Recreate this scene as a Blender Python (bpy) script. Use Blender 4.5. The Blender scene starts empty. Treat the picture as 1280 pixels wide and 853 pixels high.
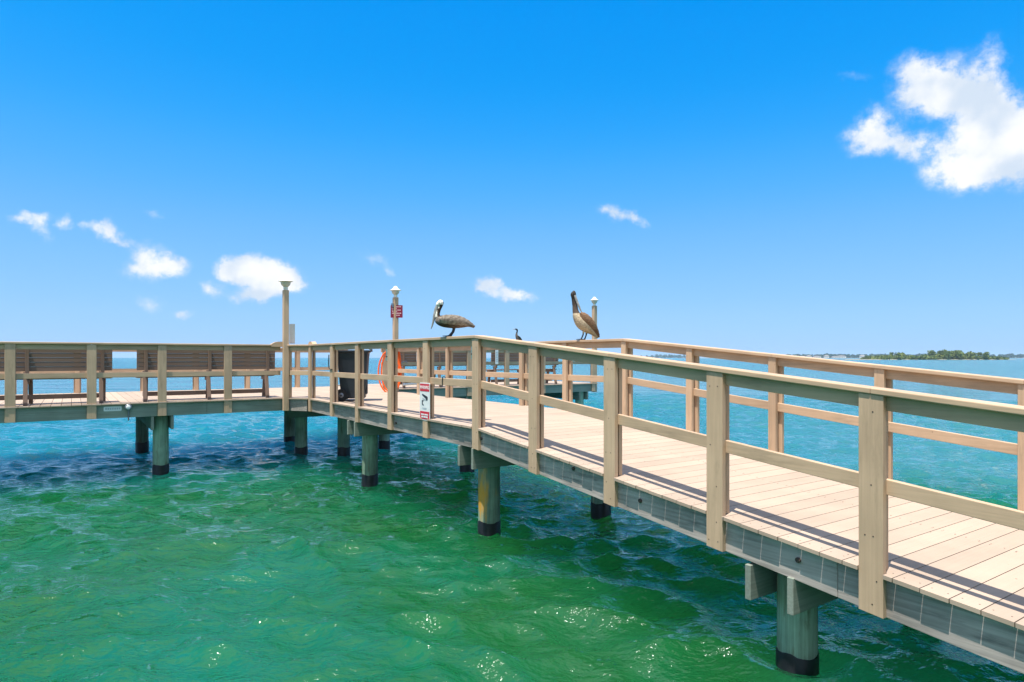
import bpy, bmesh, math, random
import numpy as np
from mathutils import Vector, Matrix
random.seed(7)
rng = np.random.default_rng(11)
S = bpy.context.scene
COL = S.collection
R = math.radians

# ------------------------------------------------------------------ camera, world, sun, exposure
H_EYE = 2.192
cam = bpy.data.cameras.new('camera'); camo = bpy.data.objects.new('camera', cam); COL.objects.link(camo)
cam.sensor_width = 36.0; cam.lens = 809.8/1280*36.0
cam.shift_y = 20.5/1280; cam.clip_start = .05; cam.clip_end = 30000
camo.location = (0, 0, H_EYE); camo.rotation_euler = (R(90), 0, 0)
S.camera = camo
S.render.resolution_x, S.render.resolution_y = 1024, 682
vs = S.view_settings
vs.view_transform = 'Standard'; vs.look = 'None'; vs.gamma = 1; vs.use_curve_mapping = False
EXPO = 0.78
vs.exposure = EXPO
SUN_V = Vector((-.168, -.234, 1)).normalized()
SUN_EL = math.asin(SUN_V.z); SUN_ROT = math.atan2(SUN_V.x, SUN_V.y)
sl = bpy.data.lights.new('sun', 'SUN'); sl.energy = 4.5; sl.angle = R(.53); sl.color = (1, .955, .88)
so = bpy.data.objects.new('sun', sl); COL.objects.link(so)
so.rotation_euler = SUN_V.to_track_quat('Z', 'Y').to_euler(); so.location = (0, 0, 30)
S.cycles.max_bounces = 8; S.cycles.diffuse_bounces = 3; S.cycles.glossy_bounces = 4
S.cycles.caustics_reflective = False; S.cycles.caustics_refractive = False
S.cycles.volume_bounces = 1; S.cycles.sample_clamp_direct = 12; S.cycles.sample_clamp_indirect = 6

def NT(owner):
    nt = owner.node_tree; nt.nodes.clear(); return nt
def nd(nt, typ, **kw):
    n = nt.nodes.new(typ)
    for k, v in kw.items():
        if k.startswith('i_'):
            key = k[2:]
            key = int(key) if key.isdigit() else key.replace('_', ' ')
            n.inputs[key].default_value = v
        else: setattr(n, k, v)
    return n
def mth(nt, op, a, b=None, c=None, clamp=False):
    n = nt.nodes.new('ShaderNodeMath'); n.operation = op; n.use_clamp = clamp
    for i, v in enumerate((a, b, c)):
        if v is None: continue
        if hasattr(v, 'links') or hasattr(v, 'is_linked'): nt.links.new(v, n.inputs[i])
        else: n.inputs[i].default_value = v
    return n.outputs[0]
def mixc(nt, fac, a, b, blend='MIX'):
    n = nt.nodes.new('ShaderNodeMix'); n.data_type = 'RGBA'; n.blend_type = blend
    for idx, v in ((0, fac), (6, a), (7, b)):
        if hasattr(v, 'is_linked'): nt.links.new(v, n.inputs[idx])
        else: n.inputs[idx].default_value = v if idx == 0 or len(v) == 4 else (*v, 1)
    return n.outputs[2]
def ramp(nt, fac, lo, hi, smooth=True):
    n = nt.nodes.new('ShaderNodeMapRange'); n.interpolation_type = 'SMOOTHSTEP' if smooth else 'LINEAR'
    nt.links.new(fac, n.inputs[0]); n.inputs[1].default_value = lo; n.inputs[2].default_value = hi
    return n.outputs[0]

def build_world():
    w = bpy.data.worlds.new('World'); S.world = w; w.use_nodes = True
    nt = NT(w); L = nt.links
    sky = nd(nt, 'ShaderNodeTexSky', sky_type='NISHITA', sun_disc=False, sun_elevation=SUN_EL,
             sun_rotation=SUN_ROT, altitude=0, air_density=1.0, dust_density=.35, ozone_density=2.5)
    hsv = nd(nt, 'ShaderNodeHueSaturation', i_Hue=.497, i_Saturation=1.28, i_Value=1.0); L.new(sky.outputs[0], hsv.inputs['Color'])
    tc = nd(nt, 'ShaderNodeTexCoord')
    sep = nd(nt, 'ShaderNodeSeparateXYZ'); L.new(tc.outputs['Generated'], sep.inputs[0])
    az = mth(nt, 'MULTIPLY', mth(nt, 'ARCTAN2', sep.outputs[0], sep.outputs[1]), 180/math.pi)
    el = mth(nt, 'MULTIPLY', mth(nt, 'ARCSINE', sep.outputs[2]), 180/math.pi)
    cmb = nd(nt, 'ShaderNodeCombineXYZ'); L.new(az, cmb.inputs[0]); L.new(el, cmb.inputs[1])
    # turbulent warp and breakup, evaluated on the direction
    n1 = nd(nt, 'ShaderNodeTexNoise', noise_dimensions='3D', i_Scale=.34, i_Detail=8.0, i_Roughness=.62)
    L.new(cmb.outputs[0], n1.inputs['Vector'])
    sub = nd(nt, 'ShaderNodeVectorMath', operation='SUBTRACT'); L.new(n1.outputs['Color'], sub.inputs[0]); sub.inputs[1].default_value = (.5, .5, .5)
    sca = nd(nt, 'ShaderNodeVectorMath', operation='MULTIPLY'); L.new(sub.outputs[0], sca.inputs[0]); sca.inputs[1].default_value = (3.4, 2.6, 0)
    add = nd(nt, 'ShaderNodeVectorMath', operation='ADD'); L.new(cmb.outputs[0], add.inputs[0]); L.new(sca.outputs[0], add.inputs[1])
    p = add.outputs[0]
    # soft puffs (azimuth, elevation, half width, half height, tilt, weight) in degrees
    def ae(x, y):
        X = (x-640)/809.8; Z = (447-y)/809.8
        return math.degrees(math.atan(X)), math.degrees(math.atan2(Z, math.hypot(1, X)))
    PX = [  # puffs: x, y, half width, half height, tilt, weight
      (1238,170,52,48,0,1.5),(1275,185,45,50,0,1.5),(1185,125,60,32,-12,1.25),(1148,95,36,28,-25,1.0),(1090,165,32,28,0,1.2),(1135,186,46,20,-14,.95),
      (1240,70,22,34,8,.55),(1200,215,50,26,-15,1.1),(1185,95,45,34,0,.55),(1225,110,34,32,0,.6),(1068,97,26,8,-15,.28),
      (330,345,46,24,-8,1.7),(295,335,24,18,0,1.4),(352,352,26,17,-10,1.45),(322,372,38,11,0,1.0),(268,363,16,11,0,.8),
      (190,325,31,25,-15,1.05),(170,343,24,14,0,.65),(218,335,27,14,-15,.95),
      (38,272,23,9,8,.85),(56,288,12,16,40,.55),(78,277,9,10,0,.6),(128,290,30,9,-4,.72),(145,285,12,14,0,.55),(158,301,14,6,0,.6),
      (190,380,14,13,-30,.5),(229,394,14,9,0,.75),(770,265,25,10,-18,.85),(798,275,14,8,-35,.75),(610,357,17,12,-15,1.15),(640,369,29,8,-4,1.1),
      (468,322,20,11,-20,.42),(485,338,10,7,0,.35),(196,267,11,6,0,.4),
    ]
    tot = None; glow = None
    for (x, y, hw, hh, tilt, wt) in PX:
        a, e = ae(x, y); k = 45*1.0/math.radians(45)/809.8*math.cos(math.radians(a))**1.4
        mp = nd(nt, 'ShaderNodeMapping', vector_type='TEXTURE')
        mp.inputs[1].default_value = (a, e, 0); mp.inputs[2].default_value = (0, 0, R(tilt)); mp.inputs[3].default_value = (hw*k*1.45, hh*k*1.45, 1)
        L.new(p, mp.inputs[0])
        ln = nd(nt, 'ShaderNodeVectorMath', operation='LENGTH'); L.new(mp.outputs[0], ln.inputs[0])
        mr = nd(nt, 'ShaderNodeMapRange', interpolation_type='SMOOTHSTEP'); L.new(ln.outputs['Value'], mr.inputs[0])
        mr.inputs[1].default_value = 1.0; mr.inputs[2].default_value = 0.0; mr.inputs[3].default_value = 0; mr.inputs[4].default_value = wt
        tot = mr.outputs[0] if tot is None else mth(nt, 'ADD', tot, mr.outputs[0])
    n2 = nd(nt, 'ShaderNodeTexNoise', i_Scale=.6, i_Detail=9.0, i_Roughness=.68); L.new(cmb.outputs[0], n2.inputs['Vector'])
    br = mth(nt, 'MULTIPLY_ADD', n2.outputs['Fac'], 3.6, -1.90)
    dens = mth(nt, 'ADD', tot, mth(nt, 'MULTIPLY', br, mth(nt, 'MINIMUM', tot, .7)))
    dens = ramp(nt, dens, .05, 1.12)
    front = ramp(nt, sep.outputs[1], 0.0, .2)
    dens = mth(nt, 'MULTIPLY', dens, front)
    # shaded cloud undersides are a touch bluer
    n3 = nd(nt, 'ShaderNodeTexNoise', i_Scale=.25, i_Detail=4.0); L.new(cmb.outputs[0], n3.inputs['Vector'])
    cc = mixc(nt, ramp(nt, n3.outputs['Fac'], .38, .62), (4.0, 4.65, 5.5), (5.9, 6.0, 6.15))
    # grade the clear sky to the deep azure of a polarised summer noon
    dim = nd(nt, 'ShaderNodeVectorMath', operation='SCALE'); L.new(hsv.outputs[0], dim.inputs[0]); dim.inputs['Scale'].default_value = .0846
    cv = nd(nt, 'ShaderNodeRGBCurve'); mp_ = cv.mapping; mp_.extend = 'HORIZONTAL'
    for c, pts in enumerate((((0, 0), (.049, .004), (.060, .018), (.085, .075), (.153, .195), (.33, .315), (.43, .36), (1, .55)),
                             ((0, .12), (.148, .335), (.171, .372), (.217, .44), (.32, .535), (.50, .63), (.56, .66), (1, .80)),
                             ((0, .55), (.33, .96), (.42, .99), (.55, 1.0), (1, 1.0)))):
        k = mp_.curves[c]; k.points[0].location = pts[0]; k.points[1].location = pts[-1]
        for q in pts[1:-1]: k.points.new(*q)
    mp_.update(); L.new(dim.outputs[0], cv.inputs['Color'])
    up = nd(nt, 'ShaderNodeVectorMath', operation='SCALE'); L.new(cv.outputs[0], up.inputs[0]); up.inputs['Scale'].default_value = 1.02/(.1*2**EXPO)
    # pale glare round the sun and unseen cloud behind us, added as neutral fill
    sd = nd(nt, 'ShaderNodeVectorMath', operation='DOT_PRODUCT'); L.new(tc.outputs['Generated'], sd.inputs[0]); sd.inputs[1].default_value = tuple(SUN_V)
    clear = mixc(nt, mth(nt, 'MULTIPLY', ramp(nt, sd.outputs['Value'], .62, 1.0), .75), up.outputs[0], (6.6, 6.4, 6.2))
    n4 = nd(nt, 'ShaderNodeTexNoise', i_Scale=2.6, i_Detail=7.0, i_Roughness=.6); L.new(tc.outputs['Generated'], n4.inputs['Vector'])
    rear = mth(nt, 'MULTIPLY', ramp(nt, n4.outputs['Fac'], .42, .60), ramp(nt, mth(nt, 'MULTIPLY', sep.outputs[1], -1.0), .02, .30))
    n5 = nd(nt, 'ShaderNodeTexNoise', i_Scale=3.4, i_Detail=7.0, i_Roughness=.6, i_Distortion=.4); L.new(tc.outputs['Generated'], n5.inputs['Vector'])
    high = mth(nt, 'MULTIPLY', ramp(nt, n5.outputs['Fac'], .44, .58), ramp(nt, sep.outputs[2], .56, .70))
    dens = mth(nt, 'MAXIMUM', dens, mth(nt, 'MULTIPLY', mth(nt, 'MAXIMUM', rear, high), .9))
    out = mixc(nt, dens, clear, cc)
    bg = nd(nt, 'ShaderNodeBackground', i_Strength=.10); L.new(out, bg.inputs[0])
    wo = nd(nt, 'ShaderNodeOutputWorld'); L.new(bg.outputs[0], wo.inputs[0])
build_world()

# ------------------------------------------------------------------ materials
def principled(name, rough=.6, spec=.5, metal=0.):
    m = bpy.data.materials.new(name); m.use_nodes = True
    nt = NT(m); b = nd(nt, 'ShaderNodeBsdfPrincipled'); o = nd(nt, 'ShaderNodeOutputMaterial')
    nt.links.new(b.outputs[0], o.inputs[0])
    b.inputs['Roughness'].default_value = rough; b.inputs['Specular IOR Level'].default_value = spec; b.inputs['Metallic'].default_value = metal
    return m, nt, b
def plain(name, c, rough=.5, var=.12, scale=14., spec=.4, metal=0., bump=.0):
    m, nt, b = principled(name, rough, spec, metal)
    tc = nd(nt, 'ShaderNodeTexCoord'); n = nd(nt, 'ShaderNodeTexNoise', i_Scale=scale, i_Detail=5.0)
    nt.links.new(tc.outputs['Object'], n.inputs['Vector'])
    f = ramp(nt, n.outputs['Fac'], .3, .7)
    nt.links.new(mixc(nt, f, tuple(x*(1-var) for x in c), tuple(min(1, x*(1+var)) for x in c)), b.inputs['Base Color'])
    if bump:
        bp = nd(nt, 'ShaderNodeBump', i_Strength=bump, i_Distance=.004); nt.links.new(n.outputs['Fac'], bp.inputs['Height']); nt.links.new(bp.outputs[0], b.inputs['Normal'])
    return m
def wood(name, c, axis, rough=.65, grain=.16, vary=.14, blotch=.10, stain=None, spots=0., spec=.3, bump=.15, gscale=55.):
    """board material: grain drawn out along an axis of the thing, a tone of its own per board, blotches and specks"""
    m, nt, b = principled(name, rough, spec); L = nt.links
    tc = nd(nt, 'ShaderNodeTexCoord'); at = nd(nt, 'ShaderNodeAttribute', attribute_name='rnd')
    mp = nd(nt, 'ShaderNodeMapping'); s = [gscale]*3; s['xyz'.index(axis)] = 1.6
    mp.inputs[3].default_value = s; L.new(tc.outputs['Object'], mp.inputs[0])
    off = nd(nt, 'ShaderNodeVectorMath', operation='MULTIPLY_ADD'); L.new(at.outputs['Fac'], off.inputs[0]); off.inputs[1].default_value = (37, 53, 71); L.new(mp.outputs[0], off.inputs[2])
    g = nd(nt, 'ShaderNodeTexNoise', i_Scale=1.0, i_Detail=4.0, i_Roughness=.6); L.new(off.outputs[0], g.inputs['Vector'])
    bl = nd(nt, 'ShaderNodeTexNoise', i_Scale=2.3, i_Detail=5.0); L.new(tc.outputs['Object'], bl.inputs['Vector'])
    v = mth(nt, 'MULTIPLY_ADD', mth(nt, 'SUBTRACT', g.outputs['Fac'], .5), 2*grain*1.6, 1.0)
    v = mth(nt, 'MULTIPLY_ADD', mth(nt, 'SUBTRACT', at.outputs['Fac'], .5), 2*vary, v)
    v = mth(nt, 'MULTIPLY_ADD', mth(nt, 'SUBTRACT', bl.outputs['Fac'], .5), 2*blotch*2, v)
    cr = nd(nt, 'ShaderNodeCombineXYZ'); [L.new(v, cr.inputs[i]) for i in range(3)]
    col = mixc(nt, 1.0, (*c, 1), cr.outputs[0], 'MULTIPLY')
    if stain:
        st = nd(nt, 'ShaderNodeTexNoise', i_Scale=3.1, i_Detail=6.0, i_Roughness=.7)
        mp2 = nd(nt, 'ShaderNodeMapping'); s2 = [3.]*3; s2['xyz'.index(axis)] = .5; mp2.inputs[3].default_value = s2
        L.new(tc.outputs['Object'], mp2.inputs[0]); L.new(mp2.outputs[0], st.inputs['Vector'])
        col = mixc(nt, mth(nt, 'MULTIPLY', ramp(nt, st.outputs['Fac'], .5, .72), stain[1]), col, stain[0])
    if spots:
        vo = nd(nt, 'ShaderNodeTexVoronoi', i_Scale=7.0); L.new(tc.outputs['Object'], vo.inputs['Vector'])
        rnd_ = nd(nt, 'ShaderNodeSeparateColor'); L.new(vo.outputs['Color'], rnd_.inputs[0])
        near = mth(nt, 'LESS_THAN', vo.outputs['Distance'], mth(nt, 'MULTIPLY', rnd_.outputs[0], .05))
        col = mixc(nt, mth(nt, 'MULTIPLY', near, spots), col, (.09, .05, .035))
    L.new(col, b.inputs['Base Color'])
    bp = nd(nt, 'ShaderNodeBump', i_Strength=bump, i_Distance=.003); L.new(g.outputs['Fac'], bp.inputs['Height']); L.new(bp.outputs[0], b.inputs['Normal'])
    return m
DECK = (.41, .31, .232); RAIL = (.515, .354, .228); OLD = (.36, .31, .275); GREENW = (.235, .265, .22); BENCH = (.22, .145, .108)
M = {}
for a in 'xyz':
    M['deck'+a] = wood('sand_decking_'+a, DECK, a, rough=.7, grain=.05, vary=.075, blotch=.09, spots=.8, bump=.12)
    M['rail'+a] = wood('tan_railing_'+a, RAIL, a, rough=.6, grain=.13, vary=.09, blotch=.14, stain=((.30, .215, .14, 1), .6), bump=.22, spots=.45)
    M['old'+a] = wood('weathered_timber_'+a, OLD, a, rough=.8, grain=.42, vary=.12, blotch=.3, stain=((.11, .105, .10, 1), .8), bump=.45, spots=.7)
    M['green'+a] = wood('treated_timber_'+a, GREENW, a, rough=.8, grain=.22, vary=.08, blotch=.18, stain=((.16, .15, .11, 1), .5), bump=.3)
    M['bench'+a] = wood('brown_bench_'+a, BENCH, a, rough=.55, grain=.12, vary=.14, blotch=.06, bump=.1)
M['pile'] = wood('pile_wood', (.245, .35, .255), 'z', rough=.8, grain=.38, vary=.16, blotch=.42, stain=((.13, .115, .065, 1), .9), bump=.4)
M['pile_ochre'] = wood('pile_wood_ochre', (.245, .35, .255), 'z', rough=.8, grain=.38, vary=.16, blotch=.42, stain=((.13, .115, .065, 1), .9), bump=.4)
def ochre_patch(m, w, t):
    """the rust coloured patch on one side of that pile"""
    nt = m.node_tree; L = nt.links; b = [n for n in nt.nodes if n.type == 'BSDF_PRINCIPLED'][0]; src = b.inputs['Base Color'].links[0].from_socket
    tc = nd(nt, 'ShaderNodeTexCoord'); sp_ = nd(nt, 'ShaderNodeSeparateXYZ'); L.new(tc.outputs['Object'], sp_.inputs[0])
    side = mth(nt, 'ADD', mth(nt, 'MULTIPLY', mth(nt, 'SUBTRACT', sp_.outputs[0], w), -.95), mth(nt, 'MULTIPLY', mth(nt, 'SUBTRACT', sp_.outputs[1], t), .10))
    mp = nd(nt, 'ShaderNodeMapping'); mp.inputs[3].default_value = (14, 14, 3.5); L.new(tc.outputs['Object'], mp.inputs[0])
    n = nd(nt, 'ShaderNodeTexNoise', i_Scale=1.0, i_Detail=5.0); L.new(mp.outputs[0], n.inputs['Vector'])
    v = mth(nt, 'ADD', mth(nt, 'MULTIPLY', side, 4.2), mth(nt, 'MULTIPLY', mth(nt, 'ABSOLUTE', mth(nt, 'SUBTRACT', sp_.outputs[2], .52)), -1.9))
    f = ramp(nt, mth(nt, 'ADD', v, mth(nt, 'MULTIPLY', n.outputs['Fac'], 2.6)), 1.10, 2.0)
    L.new(mixc(nt, f, src, (.58, .29, .045, 1)), b.inputs['Base Color'])
ochre_patch(M['pile_ochre'], .37, .26)
M['sleeve'] = plain('black_pile_wrap', (.012, .013, .017), .42, .35, 9)
M['screw'] = plain('rusty_steel', (.07, .045, .035), .6, .4, 40)
M['white'] = plain('white_plastic', (.78, .78, .76), .35, .04)
M['lamp'] = plain('lamp_white', (.80, .77, .70), .4, .05)
M['globe'] = plain('lamp_frosted_lens', (.62, .56, .46), .25, .05)
M['grey'] = plain('grey_metal', (.22, .24, .27), .35, .15, metal=.6)
M['bin'] = plain('charcoal_plastic', (.018, .023, .031), .42, .2, 6)
M['tyre'] = plain('black_rubber', (.012, .012, .013), .7, .2)
M['orange'] = plain('orange_hose', (.85, .12, .01), .4, .12)
M['red'] = plain('sign_red', (.62, .03, .05), .4, .04)
M['maroon'] = plain('sign_maroon', (.20, .012, .035), .45, .06)
M['pinkwhite'] = plain('sign_lettering', (.72, .50, .52), .5, .03)
M['ink'] = plain('sign_ink', (.03, .035, .045), .5, .05)
M['signgrey'] = plain('sign_grey', (.45, .47, .50), .5, .05)
M['cord'] = plain('dark_cord', (.03, .035, .03), .7, .2)

# ------------------------------------------------------------------ helpers
TH = .5967; P0 = Vector((-.4409, 7.5427, 0))       # pier frame: x across (away from us), y along the pier, z up
SL = .0969; ZD = 1.381                               # ramp slope, level deck height above the water
FRAME = Matrix.Translation(P0) @ Matrix.Rotation(TH, 4, 'Z')
def dz(t): return SL*min(t, 0.)

class MB:
    def __init__(s): s.v = []; s.f = []; s.r = []; s.m = []
    def hexa(s, pts, rnd=None, mat=0):
        o = len(s.v); s.v += [tuple(p) for p in pts]; rnd = random.random() if rnd is None else rnd; s.r += [rnd]*8
        for q in ((0,3,2,1), (4,5,6,7), (0,1,5,4), (1,2,6,5), (2,3,7,6), (3,0,4,7)): s.f.append(tuple(o+i for i in q)); s.m.append(mat)
    def box(s, x0, x1, y0, y1, z0, z1, rnd=None, mat=0, ramp=False):
        f = dz if ramp else (lambda t: 0.)
        if ramp and y0 < -1e-6 < 1e-6 < y1:
            rnd = random.random() if rnd is None else rnd
            s.box(x0, x1, y0, 0, z0, z1, rnd, mat, True); s.box(x0, x1, 0, y1, z0, z1, rnd, mat, True); return
        P = [(x0,y0), (x1,y0), (x1,y1), (x0,y1)]
        s.hexa([(x, y, z0+f(y)) for x, y in P]+[(x, y, z1+f(y)) for x, y in P], rnd, mat)
    def bar(s, a, b, hw, hd, up=(0,0,1), rnd=None, mat=0):
        a = Vector(a); b = Vector(b); d = (b-a).normalized(); u = Vector(up); x = d.cross(u).normalized(); y = x.cross(d).normalized()
        s.hexa([a-x*hw-y*hd, a+x*hw-y*hd, a+x*hw+y*hd, a-x*hw+y*hd, b-x*hw-y*hd, b+x*hw-y*hd, b+x*hw+y*hd, b-x*hw+y*hd], rnd, mat)
    def lathe(s, prof, c=(0,0,0), n=24, axis='z', mat=0, rnd=None, caps=True):
        o = len(s.v); rnd = random.random() if rnd is None else rnd
        for r, h in prof:
            for k in range(n):
                a = 2*math.pi*k/n; p = (r*math.cos(a), r*math.sin(a), h)
                if axis == 'x': p = (p[2], p[0], p[1])
                if axis == 'y': p = (p[1], p[2], p[0])
                s.v.append((p[0]+c[0], p[1]+c[1], p[2]+c[2])); s.r.append(rnd)
        for i in range(len(prof)-1):
            for k in range(n):
                a, b = o+i*n+k, o+i*n+(k+1) % n; s.f.append((a, b, b+n, a+n)); s.m.append(mat)
        if caps:
            s.f.append(tuple(o+k for k in reversed(range(n)))); s.m.append(mat)
            s.f.append(tuple(o+(len(prof)-1)*n+k for k in range(n))); s.m.append(mat)
    def tube(s, pts, rad, n=8, mat=0, rnd=None):
        pts = [Vector(p) for p in pts]; rads = rad if hasattr(rad, '__len__') else [rad]*len(pts)
        o = len(s.v); rnd = random.random() if rnd is None else rnd; u = None
        for i, p in enumerate(pts):
            d = (pts[min(i+1, len(pts)-1)]-pts[max(i-1, 0)]).normalized()
            if u is None: u = d.orthogonal().normalized()
            u = (u-d*u.dot(d)).normalized(); w = d.cross(u)
            for k in range(n):
                a = 2*math.pi*k/n; s.v.append(tuple(p+(u*math.cos(a)+w*math.sin(a))*rads[i])); s.r.append(rnd)
        for i in range(len(pts)-1):
            for k in range(n):
                a, b = o+i*n+k, o+i*n+(k+1) % n; s.f.append((a, b, b+n, a+n)); s.m.append(mat)
        s.f.append(tuple(o+k for k in reversed(range(n)))); s.m.append(mat)
        s.f.append(tuple(o+(len(pts)-1)*n+k for k in range(n))); s.m.append(mat)
    def build(s, name, mats, parent=None, bevel=0., smooth=False, segs=1):
        me = bpy.data.meshes.new(name); me.from_pydata(s.v, [], s.f); me.update()
        mats = mats if isinstance(mats, (list, tuple)) else [mats]
        for m in mats: me.materials.append(m)
        me.polygons.foreach_set('material_index', s.m)
        a = me.attributes.new('rnd', 'FLOAT', 'POINT'); a.data.foreach_set('value', np.array(s.r, np.float32))
        o = bpy.data.objects.new(name, me); COL.objects.link(o)
        if parent: o.parent = parent
        if smooth: me.shade_smooth() if not bevel else None
        if bevel:
            b = o.modifiers.new('bevel', 'BEVEL'); b.width = bevel; b.segments = segs; b.limit_method = 'ANGLE'; b.angle_limit = R(40); b.harden_normals = False
        if smooth:
            me.shade_smooth(); me.set_sharp_from_angle(angle=R(38))
        return o
def tag(o, label=None, cat=None, group=None, kind=None):
    for k, v in (('label', label), ('category', cat), ('group', group), ('kind', kind)):
        if v: o[k] = v
    return o
def thing(name, label, cat, w=0., t=0., z=0., rz=0., group=None, frame=True):
    """an Empty at the thing's base, given in the pier frame (or the world when frame is False)"""
    o = bpy.data.objects.new(name, None); o.empty_display_size = .2; COL.objects.link(o)
    m = Matrix.Translation((w, t, z)) @ Matrix.Rotation(rz, 4, 'Z')
    o.matrix_world = FRAME @ m if frame else m
    return tag(o, label, cat, group)
def copy_thing(o, label, mw):
    c = o.copy(); COL.objects.link(c); c.matrix_world = mw; c['label'] = label
    def rec(src, dst):
        for ch in src.children:
            if ch.name in NEW: continue
            k = ch.copy(); NEW.add(k.name); COL.objects.link(k); k.parent = dst; rec(ch, k)
    rec(o, c); return c
NEW = set()

# ------------------------------------------------------------------ water
def build_water():
    a_in = np.arange(-58, 58.01, .13); a_out = np.concatenate([np.arange(60, 180, 4), np.arange(180, 301.9, 4)])
    ang = np.radians(np.concatenate([a_in, a_out])); na = len(ang)
    r = [1.2]
    while r[-1] < 40: r.append(r[-1]*1.0046)
    while r[-1] < 5200: r.append(r[-1]*1.035)
    r = np.array(r); nr = len(r)
    RR, AA = np.meshgrid(r, ang, indexing='ij')
    X = RR*np.sin(AA); Y = RR*np.cos(AA); Z = np.zeros_like(X); DX = np.zeros_like(X); DY = np.zeros_like(X)
    step = np.gradient(r)[:, None]*np.ones_like(X)
    g = np.random.default_rng(5)
    # slow patches where the wind ruffles the surface more or less
    patch = 1+.35*np.sin(X*.31+.8*np.sin(Y*.17+1))*np.sin(Y*.23+.9*np.sin(X*.21))
    for i in range(150):
        lam = .15*(3.4/.15)**g.random(); k = 2*np.pi/lam
        th = R(-108)+g.normal()*R(38); ph = g.random()*6.283
        amp = .0040*lam*(1.65 if .25 < lam < .9 else 0.6 if lam <= .25 else .62)
        att = np.clip((lam/step-2.0)/2.5, 0, 1)
        q = k*(np.cos(th)*X+np.sin(th)*Y)+ph
        q = q+.6*np.sin(.43*X+.31*Y+i)+.5*np.sin(1.3*X*np.sin(i)-.9*Y+2.1*i)
        A = amp*att*patch
        Z += A*np.cos(q); DX -= .8*A*np.cos(th)*np.sin(q); DY -= .8*A*np.sin(th)*np.sin(q)
    V = np.stack([X+DX, Y+DY, Z], -1).reshape(-1, 3)
    V = np.vstack([V, [[0, 0, 0]]]).astype(np.float32); cidx = len(V)-1
    i = np.arange(nr-1)[:, None]; j = np.arange(na)[None, :]; j2 = (j+1) % na
    q = np.stack([i*na+j, i*na+j2, (i+1)*na+j2, (i+1)*na+j], -1).reshape(-1, 4)[:, ::-1]
    tri = np.stack([np.full(na, cidx), np.arange(na), (np.arange(na)+1) % na], -1)[:, ::-1]
    loops = np.concatenate([q.ravel(), tri.ravel()]).astype(np.int32)
    starts = np.concatenate([np.arange(len(q))*4, len(q)*4+np.arange(len(tri))*3]).astype(np.int32)
    me = bpy.data.meshes.new('water'); me.vertices.add(len(V)); me.vertices.foreach_set('co', V.ravel())
    me.loops.add(len(loops)); me.loops.foreach_set('vertex_index', loops)
    me.polygons.add(len(starts)); me.polygons.foreach_set('loop_start', starts)
    me.update(calc_edges=True); me.validate(); me.shade_smooth()
    o = bpy.data.objects.new('water', me); COL.objects.link(o); o['kind'] = 'structure'
    m = bpy.data.materials.new('bay_water'); m.use_nodes = True; nt = NT(m); L = nt.links
    geo = nd(nt, 'ShaderNodeNewGeometry'); sep = nd(nt, 'ShaderNodeSeparateXYZ'); L.new(geo.outputs['Position'], sep.inputs[0])
    def noise(scale, detail=3., rough=.5, stretch=(1, 1, 1), rot=0.):
        mp = nd(nt, 'ShaderNodeMapping'); mp.inputs[3].default_value = stretch; mp.inputs[2].default_value = (0, 0, rot); L.new(geo.outputs['Position'], mp.inputs[0])
        n = nd(nt, 'ShaderNodeTexNoise', i_Scale=scale, i_Detail=detail, i_Roughness=rough); L.new(mp.outputs[0], n.inputs['Vector']); return n.outputs['Fac']
    big = noise(.16, 3.); mid = noise(.55, 4.)
    # the bottom drops away from the shallow green shore water to the turquoise bay
    dist = mth(nt, 'ADD', sep.outputs[1], mth(nt, 'MULTIPLY', mth(nt, 'ABSOLUTE', sep.outputs[0]), .40))
    dist = mth(nt, 'MULTIPLY_ADD', mth(nt, 'SUBTRACT', big, .5), 7.0, dist)
    green = mixc(nt, ramp(nt, mid, .34, .72), (.004, .078, .020), (.005, .100, .050))
    green = mixc(nt, ramp(nt, big, .46, .62), green, (.012, .080, .016))
    teal = mixc(nt, ramp(nt, mid, .35, .65), (.003, .110, .140), (.006, .140, .180))
    blue = mixc(nt, ramp(nt, big, .35, .65), (.008, .105, .130), (.014, .150, .172))
    col = mixc(nt, ramp(nt, dist, 11.0, 19.5), green, teal)
    col = mixc(nt, ramp(nt, dist, 20.0, 60.0), col, blue)
    # pale sky reflection painted into the water colour on the far side of the walkway
    sky_sheen = mth(nt, 'MULTIPLY', ramp(nt, sep.outputs[0], 1.0, 9.0), ramp(nt, dist, 11.0, 17.0))
    col = mixc(nt, mth(nt, 'MULTIPLY', sky_sheen, .75), col, (.040, .155, .155))
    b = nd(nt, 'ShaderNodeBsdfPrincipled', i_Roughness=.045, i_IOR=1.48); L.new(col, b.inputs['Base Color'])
    b.subsurface_method = 'BURLEY'; b.inputs['Subsurface Weight'].default_value = 1.0; b.inputs['Subsurface Radius'].default_value = (.5, 1.0, 1.1); b.inputs['Subsurface Scale'].default_value = 6.0
    h = mth(nt, 'ADD', mth(nt, 'MULTIPLY', noise(3.2, 4., .55, (1.0, 1.7, 1), R(18)), 1.0), mth(nt, 'MULTIPLY', noise(11., 3., .5, (1, 1.5, 1), R(-10)), .10))
    h = mth(nt, 'ADD', h, mth(nt, 'MULTIPLY', noise(.8, 3., .5, (1, 2.2, 1), R(10)), .9))
    farw = ramp(nt, sep.outputs[1], 16., 45.)
    h = mth(nt, 'ADD', h, mth(nt, 'MULTIPLY', mth(nt, 'MULTIPLY', noise(.45, 4., .6, (.55, 1.6, 1), R(6)), farw), 4.5))
    h = mth(nt, 'ADD', h, mth(nt, 'MULTIPLY', mth(nt, 'MULTIPLY', noise(.10, 3., .6, (.5, 2.0, 1), R(-5)), farw), 9.0))
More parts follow.
